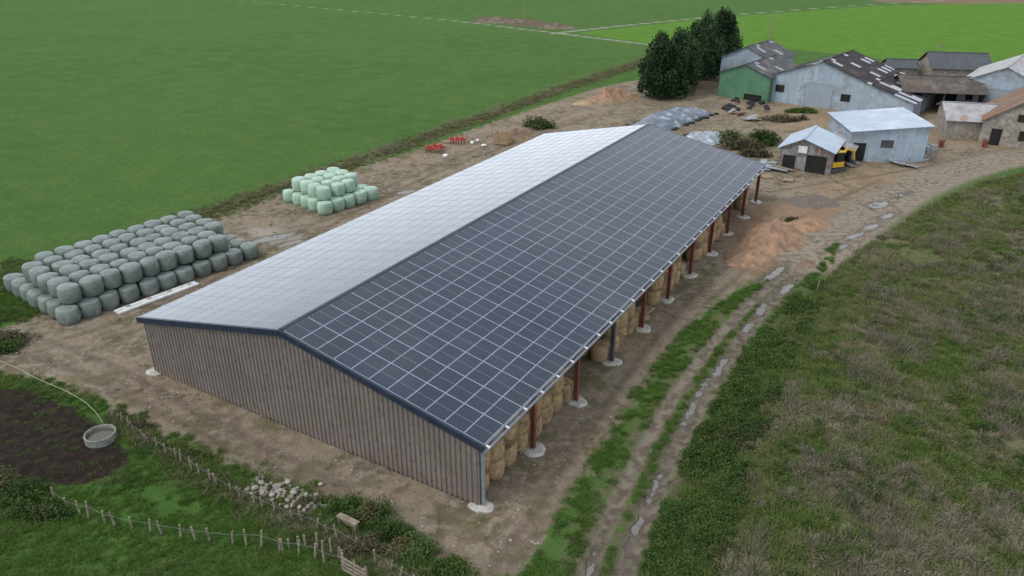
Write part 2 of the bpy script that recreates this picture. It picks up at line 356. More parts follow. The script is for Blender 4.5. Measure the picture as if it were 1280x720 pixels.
for side in(0,1):
    for r in range(NR):
        for cc_ in range(NC):
            d0=-.2+r*ph+.009; d1=d0+ph-.018; v0=-OV+.12+cc_*pw+.009; v1=v0+pw-.018
            t1,t2=random.uniform(-.0016,.0016),random.uniform(-.0016,.0016)
            hs=[.10+t1+t2,.10-t1+t2,.10-t1-t2,.10+t1-t2]
            P=[(d0,v0),(d1,v0),(d1,v1),(d0,v1)]; e=.018; Q=[(d0+e,v0+e),(d1-e,v0+e),(d1-e,v1-e),(d0+e,v1-e)]
            A=[rp(side,d,v,.035) for d,v in P]; B=[rp(side,P[k][0],P[k][1],hs[k]) for k in range(4)]; C=[rp(side,Q[k][0],Q[k][1],hs[k]) for k in range(4)]
            D=[rp(side,Q[k][0],Q[k][1],hs[k]-.004) for k in range(4)]
            fs=[(k,(k+1)%4,4+(k+1)%4,4+k) for k in range(4)]+[(4+k,4+(k+1)%4,8+(k+1)%4,8+k) for k in range(4)]
            if side==0: fs=[f[::-1] for f in fs]
            mb.add(A+B+C,fs,1)
            a,b2=cc_+side*40,r; e2=.001
            uvq=[(a+e2,b2+e2),(a+e2,b2+1-e2),(a+1-e2,b2+1-e2),(a+1-e2,b2+e2)]
            mb.add(D,[(0,1,2,3)] if side else [(3,2,1,0)],0,uvs=[uvq if side else uvq[::-1]])
mb.build('solar_panels',[pm_,pfr],hangar)

# ---------------- bales
def bale_geo(mb,c,r,h,mi=0,n=18,rnd=.03,bulge=.06):
    rings=[(.80,0),(.96,.06),(1.0,.3),(1.0+bulge*.5,.5),(1.0,.7),(.96,.92),(.86,.985),(.35,1.02)]
    vs=[];fs=[]; ph=random.uniform(0,6.28); j=[random.uniform(-rnd,rnd) for _ in range(n)]
    sx=random.uniform(.94,1.06); tx,ty=random.uniform(-.05,.05),random.uniform(-.05,.05)
    for rr,z_ in rings:
        for k in range(n):
            q=ph+k*2*math.pi/n; R=r*rr*(1+j[k]+random.uniform(-rnd,rnd)*.4); ox=R*math.cos(q)*sx; oy=R*math.sin(q)
            vs.append((c[0]+ox,c[1]+oy,c[2]+z_*h+(ox*tx+oy*ty)))
    m=len(rings)
    for a in range(m-1):
        for k in range(n): fs.append((a*n+k,a*n+(k+1)%n,(a+1)*n+(k+1)%n,(a+1)*n+k))
    fs.append(tuple(range((m-1)*n,m*n))); fs.append(tuple(range(n))[::-1]); mb.add(vs,fs,mi,smooth=True)
mb=MB(); D=1.32
for i in range(int((L-2)/D)):
    for j in range(6):
        top=3 if random.random()<.85 else 2
        if i in(8,9,10,16,17,23,24,31,32,33,34,35) and j<2: top=0
        elif i in(7,11,15,22,30) and j==0: top=1
        elif i in (12,19,27) and j==0: top=2
        for k in range(top):
            p=fr(.95+j*D+random.uniform(-.07,.07),1.0+i*D+random.uniform(-.07,.07),.0+k*1.17); bale_geo(mb,p,.65,1.15,rnd=.05)
mb.build('straw_bale_stack',[straw])
def stack(name,C,a,b,na,nb,mat,D=1.45,h=1.2,up=()):
    mb=MB(); a=np.array(a)/np.hypot(*a); b=np.array(b)/np.hypot(*b)
    for i in range(na):
        for j in range(nb):
            p=C+a*D*(i+.5)+b*D*(j+.5)+RNG.uniform(-.09,.09,2); bale_geo(mb,(p[0],p[1],tz(*p)-.03),D*random.uniform(.485,.51),h*random.uniform(.95,1.03),bulge=.1)
    for i in range(na-1):
        for j in range(nb-1):
            if (i,j) in up: continue
            p=C+a*D*(i+1)+b*D*(j+1)+RNG.uniform(-.12,.12,2); bale_geo(mb,(p[0],p[1],h-.02),D*random.uniform(.485,.51),h*random.uniform(.94,1.02),bulge=.1)
    return mb.build(name,[mat])
aG=np.array([.62,.785]); stack('wrapped_bale_stack',G(80,411),aG,(-aG[1],aG[0]),11,7,wrapg,up={(9,0),(9,1),(0,5)})
c0=G(405,271); a1=G(350,251)-c0; a1/=np.hypot(*a1); b1=np.array([a1[1],-a1[0]])
stack('wrapped_bale_stack',c0,a1,b1 if b1[1]>0 else -b1,5,5,wrapm,D=1.4,up={(0,3)})

# ---------------- mounds
def mound(name,c,rx,ry,h,ang,mat,pw=1.0,wr=.25,n=56,m=30,box=2.0,seed=0,ws=1.0):
    ca,sa=math.cos(ang),math.sin(ang); q=np.arange(n)*2*math.pi/n; c_,s_=np.cos(q),np.sin(q)
    e=(np.abs(c_)**box+np.abs(s_)**box)**(-1/box); jig=1+.35*(vn(2.2*c_+9,2.2*s_+9,1,seed)-.5)
    R=np.linspace(0,1,m)[:,None]; X_=rx*R*e*c_*jig; Y_=ry*R*e*s_*jig; wx=c[0]+X_*ca-Y_*sa; wy=c[1]+X_*sa+Y_*ca
    zz=h*(1-R**(2*pw))*(1-wr*.5+wr*(fbm(wx,wy,ws,seed+2)*2-1))+.12*h*(fbm(wx,wy,ws*.3,seed+5)-.5)*(1-R**4)-.10
    vs=np.stack([wx,wy,zz],-1).reshape(-1,3)
    fs=[(a*n+k,(a+1)*n+k,(a+1)*n+(k+1)%n,a*n+(k+1)%n) for a in range(m-1) for k in range(n)]
    mb=MB(); mb.add(vs,fs,0,smooth=True); mb.build(name,[mat])
    return lambda u,v:(c[0]+u*ca-v*sa,c[1]+u*sa+v*ca)
earthm=mnoise('orange_earth',(.34,.205,.125),(.20,.13,.085),1.6,.95,bump=.8)
earthd=mnoise('brown_earth',(.24,.165,.105),(.155,.11,.075),2.5,.95,bump=.8)
gravel=mnoise('grey_gravel',(.18,.15,.125),(.12,.10,.085),6,.95,bump=.8)
sand=mnoise('yellow_sand',(.42,.30,.16),(.30,.22,.13),4,.95,bump=.5)
tarpd=mnoise('silage_tarp',(.19,.215,.25),(.11,.13,.155),.8,.42,bump=.8,c3=(.36,.39,.43),s3=.9)
tarpl=mnoise('pale_silage_film',(.34,.38,.42),(.22,.25,.28),1.5,.35,bump=.9,c3=(.52,.56,.60),s3=1.3)
manure=mnoise('manure',(.10,.075,.05),(.19,.16,.12),.6,.95,bump=.8)
mound('earth_mound',G(966,300),4.4,2.6,2.3,.95,earthm,pw=.6,wr=.45,ws=1.8,seed=1)
mound('earth_mound',G(1008,282),3.0,1.8,1.1,.5,earthm,pw=.7,wr=.6,ws=1.4,seed=21)
mound('earth_mound',G(938,324),2.8,1.6,1.1,.6,earthm,pw=.6,wr=.6,seed=2)
mound('gravel_heap',G(1014,254),2.8,2.0,1.3,0,gravel,pw=.6,wr=.3,seed=3)
mound('earth_mound',G(764,124),4.6,2.8,2.6,.3,earthm,pw=.6,wr=.5,ws=1.6,seed=4)
mound('earth_mound',G(645,174),2.8,1.9,1.7,-.2,earthd,pw=.6,wr=.5,seed=5)
mound('earth_mound',G(1004,330),2.2,.9,.3,.9,earthd,wr=.9,seed=12)
mound('sand_heap',G(728,130),2.0,1.1,.7,.2,sand,wr=.4,seed=6)
clamps=[((842,150),8.5,3.1,1.6,.86,tarpd,1.8,3.4,.3,7,1.4),((876,176),5.0,2.6,1.2,.86,tarpl,1.5,3.0,.5,8,.9),((800,166),4.6,2.2,1.0,.6,tarpd,1.5,3.0,.4,9,1.0)]
for c,rx,ry,h,ang,m_,pw_,bx,wr,sd,ws in clamps:
    fn=mound('silage_clamp',G(*c),rx,ry,h,ang,m_,pw=pw_,box=bx,wr=wr,seed=sd,ws=ws)
    tb=MB()
    for k in range(int(rx*3)):
        a,b_=random.uniform(-rx*.9,rx*.9),random.choice([-1,1])*ry*random.uniform(.88,1.02); p=fn(a,b_)
        tb.torus((p[0],p[1],.12),.27,.11)
    tb.build('silage_tyres',[rubber])
mound('manure_heap',G(625,28),9,3.0,1.8,.1,manure,wr=.9,ws=3,seed=10)
mound('manure_heap',G(695,35),6,2.4,1.2,-.2,manure,wr=.9,ws=3,seed=11)

# ---------------- farm buildings
wd=np.array([.777,-.63]); dd=np.array([.63,.777])
def barn(name,O,A,B,width,depth,prf,wm,rm,over=.35,openings=(),openfront=False,sideopen=False):
    e=empty(name); f=frame(O,A,B); mb=MB()
    def wallpoly(v):
        pts=[(0,-.1)]+[(s,z_-.03) for s,z_ in prf]+[(width,-.1)]
        mb.add([f(s,v,z_) for s,z_ in pts],[tuple(range(len(pts)))],0,uvs=[[(s,z_) for s,z_ in pts]])
    if not openfront: wallpoly(0)
    wallpoly(depth)
    for s,z_ in((0,prf[0][1]),(width,prf[-1][1])):
        if sideopen and s==0:
            for k in range(5):
                vv=.1+k*(depth-.2)/4; mb.box(f,s,s+.18,vv-.09,vv+.09,0,z_-.05,0)
            continue
        mb.add([f(s,0,-.1),f(s,depth,-.1),f(s,depth,z_-.03),f(s,0,z_-.03)],[(0,1,2,3)],0,uvs=[[(0,0),(depth,0),(depth,z_),(0,z_)]])
    mb.build('walls',[wm],e)
    rb=MB(); ns=len(prf)-1
    for k in range(ns):
        (s0,z0),(s1,z1)=prf[k],prf[k+1]; ln=math.hypot(s1-s0,z1-z0); ex=over/ln
        if k==0: s0,z0=s0-(s1-s0)*ex,z0-(z1-z0)*ex
        if k==ns-1: s1,z1=s1+(s1-s0)*ex,z1+(z1-z0)*ex
        th=.07; c=[f(s,v,z_+o) for o in(0,th) for v in(-over,depth+over) for s,z_ in((s0,z0),(s1,z1))]
        a1_=depth+2*over; u=[(0,k*20),(0,k*20+ln),(a1_,k*20),(a1_,k*20+ln)]
        rb.add(c,BX,0,uvs=[[u[i%4] for i in q_] for q_ in BX])
        if 0<k: rb.beam(f(prf[k][0],-over,prf[k][1]+th+.02),f(prf[k][0],depth+over,prf[k][1]+th+.02),.3,.05)
    rb.build('roof',[rm],e)
    if openings:
        ob=MB(); ms=[]
        for (side,s0,s1,z0,z1,m_) in openings:
            if m_ not in ms: ms.append(m_)
            k=ms.index(m_)
            ob.box(f,s0,s1,-.05,-.003,z0,z1,k); ob.box(f,s0-.07,s0-.001,-.09,-.003,z0,z1+.08,k); ob.box(f,s1+.001,s1+.07,-.09,-.003,z0,z1+.08,k); ob.box(f,s0,s1,-.09,-.051,z1-.04,z1+.08,k)
        ob.build('doors_and_windows',ms,e)
    return e,f
green=mcorr('green_sheet',(.105,.24,.145),(.09,.20,.12),.25)
bluew=mcorr('pale_blue_sheet_wall',(.36,.43,.50),(.30,.37,.43),.3,c3=(.27,.29,.31),s3=.6)
fibD=mcorr('dark_fibre_cement',(.060,.052,.052),(.045,.040,.042),.18,.85,patch=((.42,.44,.47),.82),c3=(.095,.082,.075),spec=.1)
fibG=mcorr('grey_fibre_cement',(.12,.12,.125),(.085,.085,.09),.18,.85,patch=((.30,.32,.34),.88),c3=(.17,.16,.145),spec=.1)
fibB=mcorr('brown_fibre_cement',(.13,.11,.098),(.095,.083,.075),.18,.85,c3=(.18,.15,.12),spec=.1)
sheetL=mcorr('galvanised_sheet_roof',(.44,.52,.60),(.38,.46,.54),.15,.4,c3=(.52,.58,.63),var=.15)
sheetR=mcorr('rusting_sheet_roof',(.44,.44,.45),(.36,.35,.36),.15,.5,c3=(.32,.23,.17),s3=.7)
rustw=mcorr('rusty_sheet_wall',(.24,.22,.20),(.33,.33,.33),.15,.7,c3=(.16,.09,.06),s3=.9,var=.6)
stone=mnoise('rubble_stone',(.28,.25,.21),(.19,.17,.14),2.5,.95,bump=.8,c3=(.34,.31,.27),s3=1.5)
tile=mcorr('clay_tile',(.27,.165,.105),(.20,.14,.105),.25,.9,c3=(.20,.18,.15),spec=.1)
slate=mcorr('slate_roof',(.09,.095,.105),(.07,.075,.085),.3,.6)
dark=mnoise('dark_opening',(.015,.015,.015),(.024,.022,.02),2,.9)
doorb=mcorr('sliding_door',(.40,.46,.51),(.34,.40,.45),.3)
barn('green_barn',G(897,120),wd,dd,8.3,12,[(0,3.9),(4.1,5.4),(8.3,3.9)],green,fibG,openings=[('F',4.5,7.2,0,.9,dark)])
barn('grey_barn',np.array([36.5,136.]),wd,dd,9,10,[(0,4.6),(4.5,6.6),(9,4.6)],bluew,fibG)
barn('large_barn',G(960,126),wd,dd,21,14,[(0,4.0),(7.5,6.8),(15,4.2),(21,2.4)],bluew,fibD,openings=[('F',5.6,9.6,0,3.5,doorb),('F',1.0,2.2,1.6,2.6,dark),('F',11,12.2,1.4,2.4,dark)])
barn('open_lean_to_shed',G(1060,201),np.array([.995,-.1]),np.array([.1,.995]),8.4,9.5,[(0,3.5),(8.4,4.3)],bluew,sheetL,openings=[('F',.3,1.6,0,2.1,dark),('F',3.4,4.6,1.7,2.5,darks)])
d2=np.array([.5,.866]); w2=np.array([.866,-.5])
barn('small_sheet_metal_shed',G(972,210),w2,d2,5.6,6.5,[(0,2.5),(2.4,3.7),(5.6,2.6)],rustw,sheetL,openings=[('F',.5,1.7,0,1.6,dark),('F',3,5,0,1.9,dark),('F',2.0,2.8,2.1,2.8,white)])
barn('small_sheet_metal_shed',G(1010,205)+np.array([2.4,.4]),w2,d2,2.4,5.5,[(0,2.6),(2.4,1.9)],rustw,sheetR,openfront=True)
barn('long_open_barn',G(1125,141),np.array([.2,.98]),np.array([.98,-.2]),8,11,[(0,3.2),(4,4.8),(8,3.2)],darks,fibB,sideopen=True)
barn('gabled_barn',G(1192,137),wd,dd,11,16,[(0,4.2),(5.5,6.8),(11,4.2)],bluew,sheetR,openings=[('F',3.5,7.5,0,3.6,doorb),('F',1,2,1.6,2.4,dark)])
barn('slate_roof_barn',G(1160,112),np.array([.2,.98]),np.array([.98,-.2]),8,9,[(0,3.6),(4,5.6),(8,3.6)],stone,slate)
barn('slate_roof_barn',G(1108,106),np.array([.2,.98]),np.array([.98,-.2]),5,4.5,[(0,3.0),(2.5,4.0),(5,3.0)],stone,slate)
barn('stone_outbuilding',G(1180,172),np.array([.25,.97]),np.array([.97,-.25]),5.5,7.5,[(0,2.4),(3.5,3.9),(5.5,3.2)],stone,sheetR)
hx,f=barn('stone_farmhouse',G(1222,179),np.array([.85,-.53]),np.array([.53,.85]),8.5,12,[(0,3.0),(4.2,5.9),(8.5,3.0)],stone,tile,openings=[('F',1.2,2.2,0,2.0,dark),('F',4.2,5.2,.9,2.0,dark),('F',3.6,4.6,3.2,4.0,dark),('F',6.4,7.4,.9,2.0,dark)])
mb=MB(); mb.box(f,3.9,4.6,.2,.8,5.0,6.9,0); mb.box(f,3.82,4.68,.12,.88,6.9,7.02,0); mb.box(f,3.9,4.6,10.6,11.2,5.0,6.9,0); mb.box(f,3.82,4.68,10.52,11.28,6.9,7.02,0); mb.build('chimneys',[stone],hx)

# ---------------- foliage
def leafquads(mb,P,size,mi=0,up=.3):
    n=len(P); nrm=RNG.normal(size=(n,3)); nrm[:,2]=np.abs(nrm[:,2])+up; nrm/=np.linalg.norm(nrm,axis=1)[:,None]
    a=np.cross(nrm,RNG.normal(size=(n,3))); a/=np.linalg.norm(a,axis=1)[:,None]; b_=np.cross(nrm,a)
    s=size*RNG.uniform(.5,1.3,(n,1)); V=np.stack([P-a*s,P-b_*s*.55,P+a*s,P+b_*s*.55],1).reshape(-1,3)
    b0=mb.n; mb.v.append(V); mb.n+=len(V)
    for k in range(n): mb.f.append([b0+4*k+i for i in range(4)]); mb.m.append(mi); mb.sm.append(False); mb.uv.append([(0,0)]*4)
conif=mleaf('conifer_foliage',(.032,.062,.026),(.052,.09,.038),(.022,.042,.020),.9)
bark=mnoise('bark',(.11,.08,.055),(.06,.045,.033),5,.95,bump=.5)
brun=mleaf('bramble_foliage',(.055,.095,.024),(.08,.125,.036),(.13,.11,.055),.9)
brdk=mleaf('dark_bramble_foliage',(.045,.085,.020),(.075,.12,.030),(.038,.062,.018),.9)
brbr=mleaf('brown_bramble',(.11,.095,.058),(.085,.085,.042),(.14,.125,.075),.9)
gras=mleaf('grass_blades',(.068,.142,.024),(.105,.18,.038),(.062,.11,.022),1.2)
dry=mleaf('dry_grass_blades',(.25,.215,.135),(.16,.16,.07),(.31,.27,.19),.9)
grey=mleaf('dead_stems',(.25,.21,.17),(.17,.14,.11),(.22,.195,.155),.9)
rgras=mleaf('rough_grass_blades',(.100,.155,.038),(.14,.18,.052),(.17,.17,.08),1.2)
def tree(name,c,h,r,nl=8000,taper=.75):
    e=empty(name); mb=MB(); z0=-.1
    mb.tube((c[0],c[1],z0),(c[0],c[1],h*.55),.28,.16,0,10); mb.tube((c[0],c[1],h*.55),(c[0]+.1,c[1],h*.92),.16,.03,0,8)
    cl=[]
    for i in range(50):
        tt=random.uniform(.08,.99); q=random.uniform(0,6.28); rr=r*(math.sin(math.pi*min(1,(tt*.75+.25)))**.6)*random.uniform(.5,1.1)*(1-max(0,tt-.6)*taper)
        p=(c[0]+rr*math.cos(q),c[1]+rr*math.sin(q),h*tt+.3); mb.tube((c[0],c[1],max(.3,h*tt-.8)),p,.07,.015,0,5,caps=False); cl.append((p,random.uniform(.6,1.35)*r/3.2))
    mb.build('trunk_and_limbs',[bark],e)
    lb=MB(); P=[]
    for p,s in cl:
        k=nl//len(cl); d=RNG.normal(size=(k,3)); d/=np.linalg.norm(d,axis=1)[:,None]; d*=RNG.uniform(.3,1.1,(k,1))**.6*s; d[:,2]*=1.7; P.append(d+np.array(p))
    P=np.vstack(P); k=nl//4; tt=RNG.uniform(.04,.95,k); q=RNG.uniform(0,6.28,k); rr=r*.7*np.sin(np.pi*np.minimum(1,tt*.75+.25))**.6*RNG.uniform(.3,1,k)
    P=np.vstack([P,np.stack([c[0]+rr*np.cos(q),c[1]+rr*np.sin(q),h*tt],1)]); P=P[P[:,2]>.1]
    leafquads(lb,P,.24,up=0); lb.build('crown',[conif],e)
for (u,v,h,r) in [(822,124,8.8,3.0),(846,117,9.4,3.1),(862,108,9.2,3.0),(878,100,9.8,3.0),(896,93,10.2,3.0),(905,86,8.8,2.7),(836,122,7.0,2.6)]:
    tree('cypress_tree',G(u,v),h,r)
def bush(name,c,rx,ry,h,mat,n,size,lob=9):
    mb=MB(); P=[]
    for i in range(lob):
        q=random.uniform(0,6.28); rr=random.uniform(0,.75); cx,cy=c[0]+rx*rr*math.cos(q),c[1]+ry*rr*math.sin(q); s=random.uniform(.25,.55)
        mb.tube((c[0]+rx*.2*math.cos(q),c[1]+ry*.2*math.sin(q),0),(cx,cy,h*.6),.03,.01,1,5,caps=False)
        k=n//lob; d=RNG.normal(size=(k,3)); d/=np.linalg.norm(d,axis=1)[:,None]; d*=RNG.uniform(.2,1.2,(k,1))**.7
        P.append(np.stack([cx+d[:,0]*rx*s,cy+d[:,1]*ry*s,np.abs(d[:,2])*h*random.uniform(.5,1)+tz(cx,cy)],1))
    leafquads(mb,np.vstack(P),size); return mb.build(name,[mat,bark])
for u,v,rx,ry,h,m_,n,s in [(672,160,2.6,1.6,1.6,brun,2200,.18),(930,186,3.6,2.2,1.6,brbr,4000,.15),(955,178,3.2,2.2,1.8,brdk,3400,.15),(915,176,2.5,2,1.4,brun,2400,.14),(942,194,2.4,1.4,1.0,brbr,2200,.13),
  (980,150,4,2,1.0,brbr,2500,.15),(1000,140,3,1.5,.9,brun,1800,.16),(10,428,2.4,1.6,.9,brbr,2600,.09),(-5,440,2.0,1.3,.9,brun,2200,.09),
  (462,648,1.3,1.0,1.3,brun,3600,.06),(490,668,1.2,.9,1.0,brdk,3000,.06),(428,636,1.0,.7,.8,brun,2200,.06),(520,690,1.4,.9,.9,brun,3000,.06),(550,712,1.3,.8,.8,brdk,3000,.06),(455,690,1.3,.8,.8,brbr,2600,.06),
  (20,625,1.9,1.0,.9,brdk,3400,.07),(60,640,1.6,.8,.8,brun,3000,.07),(-20,610,1.8,1.0,.9,brun,2600,.07),(385,632,1.0,.6,.5,brun,1700,.06),(240,572,1.3,.6,.5,brun,1700,.06),(180,535,1.2,.6,.4,brbr,1400,.06),(990,276,1.2,.8,.4,brbr,900,.09)]:
    bush('bramble_bush',G(u,v),rx,ry,h,m_,n,s)
def tuft(name,mat,n,h,spread,w,coll):
    mb=MB()
    for i in range(n):
        q=random.uniform(0,6.28); r=spread*math.sqrt(random.random())*.5; bx,by=r*math.cos(q),r*math.sin(q); q2=q+random.uniform(-.8,.8); ln=h*random.uniform(.5,1.1); le=spread*random.uniform(.2,.8)
        a=random.uniform(0,3.14); wx,wy=w*math.cos(a),w*math.sin(a); mx,my=bx+le*.4*math.cos(q2),by+le*.4*math.sin(q2); tx,ty=bx+le*math.cos(q2),by+le*math.sin(q2)
        mb.add([(bx-wx,by-wy,-.03),(bx+wx,by+wy,-.03),(mx+wx*.7,my+wy*.7,ln*.65),(mx-wx*.7,my-wy*.7,ln*.65),(tx,ty,ln*random.uniform(.75,1))],[(0,1,2,3),(3,2,4)])
    return mb.build(name,[mat],coll=coll)
def clump(name,mat,n,r,h,size,coll):
    mb=MB(); d=RNG.normal(size=(n,3)); d/=np.linalg.norm(d,axis=1)[:,None]; d*=RNG.uniform(.2,1.1,(n,1))**.5; P=np.stack([d[:,0]*r,d[:,1]*r,np.abs(d[:,2])*h],1); leafquads(mb,P,size); return mb.build(name,[mat],coll=coll)
def srccol(name,objs_fn):
    c=bpy.data.collections.new(name); objs_fn(c); return c
C_g=srccol('src_green',lambda c:[tuft('grass_tuft',gras,22,.16,.30,.012,c) for _ in range(4)])
C_rg=srccol('src_rough',lambda c:[tuft('rough_tuft',rgras,26,.28,.42,.014,c) for _ in range(4)])
C_d=srccol('src_dry',lambda c:[tuft('dry_tuft',dry,28,.38,.5,.013,c) for _ in range(4)])
C_s=srccol('src_stem',lambda c:[tuft('stem_tuft',grey,26,.6,.55,.012,c) for _ in range(3)]+[clump('seed_clump',grey,90,.35,.5,.035,c),clump('seed_clump',brbr,90,.4,.45,.045,c)])
C_b=srccol('src_bramble',lambda c:[clump('bramble_clump',brdk,130,.5,.45,.075,c) for _ in range(3)]+[clump('bramble_clump',brun,130,.45,.35,.07,c) for _ in range(2)])
def scatter(name,P,coll,s0,s1):
    if len(P)==0: return
    z_=terr(P[:,0],P[:,1]); me=bpy.data.meshes.new(name); me.vertices.add(len(P)); me.vertices.foreach_set('co',np.stack([P[:,0],P[:,1],z_],1).ravel())
    a=me.attributes.new('scl','FLOAT','POINT'); a.data.foreach_set('value',RNG.uniform(s0,s1,len(P)).astype(np.float32))
    a=me.attributes.new('rot','FLOAT_VECTOR','POINT'); rr=np.zeros((len(P),3)); rr[:,2]=RNG.uniform(0,6.28,len(P)); rr[:,:2]=RNG.uniform(-.15,.15,(len(P),2)); a.data.foreach_set('vector',rr.astype(np.float32).ravel())
    o=bpy.data.objects.new(name,me); scene.collection.objects.link(o)
    g=bpy.data.node_groups.new(name,'GeometryNodeTree'); g.interface.new_socket('Geometry',in_out='INPUT',socket_type='NodeSocketGeometry'); g.interface.new_socket('Geometry',in_out='OUTPUT',socket_type='NodeSocketGeometry')
    N=g.nodes.new; i=N('NodeGroupInput'); ou=N('NodeGroupOutput'); ip=N('GeometryNodeInstanceOnPoints'); ci=N('GeometryNodeCollectionInfo'); ci.inputs['Collection'].default_value=coll; ci.inputs['Separate Children'].default_value=True; ci.inputs['Reset Children'].default_value=True
    ns=N('GeometryNodeInputNamedAttribute'); ns.data_type='FLOAT'; ns.inputs[0].default_value='scl'; nr=N('GeometryNodeInputNamedAttribute'); nr.data_type='FLOAT_VECTOR'; nr.inputs[0].default_value='rot'
    ip.inputs['Pick Instance'].default_value=True; lk=g.links.new; lk(i.outputs[0],ip.inputs['Points']); lk(ci.outputs[0],ip.inputs['Instance']); lk(ns.outputs[0],ip.inputs['Scale']); lk(nr.outputs[0],ip.inputs['Rotation']); lk(ip.outputs[0],ou.inputs[0])
    mo=o.modifiers.new('scatter','NODES'); mo.node_group=g; return o
def sample(P,n,keep=None,fal=None):
    lo,hi=P.min(0),P.max(0)
    Q=RNG.uniform(lo,hi,(n*6,2)); Q=Q[sd_poly(Q[:,0],Q[:,1],P)>0]
    if keep is not None: Q=Q[keep(Q[:,0],Q[:,1])]
    if fal: Q=Q[RNG.random(len(Q))<np.clip(fal/np.hypot(Q[:,0],Q[:,1]),0,1)**1.5]
    return Q[:n]
rbox=np.array([[4,18],[75,18],[75,100],[4,100]])
rk=lambda x,y:(sd_poly(x,y,rough)>.1)&(np.abs(x)<y*.80+6)
scatter('rough_grass',sample(rbox,30000,lambda x,y:rk(x,y)&(fbm(x,y,3.5,81)>.38),42),C_rg,.5,1.3)
scatter('dry_grass',sample(rbox,16000,lambda x,y:rk(x,y)&(fbm(x,y,4,21)+.3*(vn(x,y,.9,4)-.5)>.49)&(sd_poly(x,y,hedgeR)<0),42),C_d,.5,1.15)
scatter('dead_weed_stems',sample(rbox,7500,lambda x,y:rk(x,y)&(fbm(x,y,3,33)+.4*(vn(x,y,.8,3)-.5)>.53)&(sd_poly(x,y,rough)>3),45),C_s,.45,1.2)
scatter('bramble_patch',np.vstack([sample(hedgeR,2400,lambda x,y:fbm(x,y,2,12)>.40),sample(rbox,1500,lambda x,y:rk(x,y)&(fbm(x,y,5,44)+.3*(vn(x,y,1,4)-.5)>.57),45)]),C_b,.4,1.05)
strip=GP([(620,760),(665,700),(720,600),(790,490),(850,415),(920,365),(1000,335),(1050,300),(1040,330),(985,380),(935,440),(880,520),(840,600),(800,760)])
def sk(x,y): return (sd_poly(x,y,yard)+2.2*(vn(x,y,.8,6)-.5)<.2)&(dist_line(x,y,rut1)>.35+.4*vn(x,y,.5,2))&(dist_line(x,y,rut2)>.4+.4*vn(x,y,.5,5))&(sd_poly(x,y,rough)<.3)&(vn(x,y,.35,15)+vn(x,y,1.6,16)>.75)
scatter('track_verge_grass',sample(strip,11000,sk),C_g,.45,1.15)
ll=np.array([[-42,16],[0,16],[0,42],[-42,58]])
scatter('paddock_grass',sample(ll,26000,lambda x,y:(sd_poly(x,y,yard)+2.0*(vn(x,y,.8,7)-.5)<0)&(sd_poly(x,y,mud)<-.1+.8*(vn(x,y,.6,3)-.5))&(np.abs(x)<y*.8+7)&(vn(x,y,.4,19)+vn(x,y,1.8,18)>.6)),C_g,.4,1.0)
scatter('paddock_rough_grass',sample(ll,4500,lambda x,y:(sd_poly(x,y,yard)<.4)&(sd_poly(x,y,mud)<0)&(np.abs(x)<y*.8+7)&(fbm(x,y,2.5,71)>.5)),C_rg,.4,.9)
scatter('plot_weeds',sample(mud,160),C_g,.5,1.0)
yb=np.array([[-45,24],[20,24],[60,80],[60,100],[0,100],[-45,80]])
def outh(x,y):
    uu=(x-ROT_O[0])*UA[0]+(y-ROT_O[1])*UA[1]; vv=(x-ROT_O[0])*VA[0]+(y-ROT_O[1])*VA[1]; return ~((uu>-.3)&(uu<W+.3)&(vv>-.3)&(vv<L))
scatter('yard_weeds',sample(yb,4200,lambda x,y:(sd_poly(x,y,yard)>0)&(fbm(x,y,1.6,51)>.585)&outh(x,y)),C_g,.3,.7)
tt=RNG.random(6000); sg=np.diff(verge,axis=0); sl_=np.hypot(sg[:,0],sg[:,1]); cum=np.r_[0,np.cumsum(sl_)]/sl_.sum(); ii=np.clip(np.searchsorted(cum,tt)-1,0,len(sg)-1); fr_=(tt-cum[ii])/(cum[ii+1]-cum[ii]); vp=verge[ii]+sg[ii]*fr_[:,None]+RNG.normal(0,1.0,(6000,2))
scatter('field_verge_grass',vp[:3800],C_d,.4,1.0); scatter('field_verge_weeds',vp[3800:],C_rg,.5,1.2)
fl1=chaikin(GP([(142,522),(200,562),(262,602),(330,636),(400,662),(450,690),(520,735)]),1)
tt=RNG.random(1100); ii=(tt*(len(fl1)-1)).astype(int); ff=tt*(len(fl1)-1)-ii; hp=fl1[ii]*(1-ff)[:,None]+fl1[ii+1]*ff[:,None]+RNG.normal(0,.4,(1100,2))
scatter('fence_line_weeds',hp[:750],C_b,.2,.5); scatter('fence_line_dry_grass',hp[500:],C_d,.4,.85)

# stones
def rock(mb,c,r,mi=0):
    bm=bmesh.new(); bmesh.ops.create_icosphere(bm,subdivisions=2,radius=1); o=random.uniform(0,99); sx,sy,sz=[random.uniform(.7,1.2) for _ in range(3)]
    vs=[]
    for v in bm.verts:
        k=.75+.5*float(vn(v.co.x*1.6+v.co.z+o,v.co.y*1.6+o,1)); vs.append((c[0]+v.co.x*r*sx*k,c[1]+v.co.y*r*sy*k,c[2]+v.co.z*r*sz*.7*k))
    mb.add(vs,[[v.index for v in f.verts] for f in bm.faces],mi); bm.free()
stm=mnoise('field_stone',(.36,.33,.285),(.22,.19,.165),3,.95,bump=.4,c3=(.14,.11,.085),s3=2)
mb=MB(); a,b_=G(318,606),G(398,634)
for i in range(130):
    k=random.random(); p=a*(1-k)+b_*k+RNG.normal(0,.38,2); rock(mb,(p[0],p[1],tz(*p)+random.uniform(0,.2)),random.uniform(.05,.18))
mb.build('stone_pile',[stm])
C_st=bpy.data.collections.new('src_stone')
for k in range(2):
    mb=MB(); rock(mb,(0,0,0),1); mb.build('stone_source',[stm],coll=C_st)
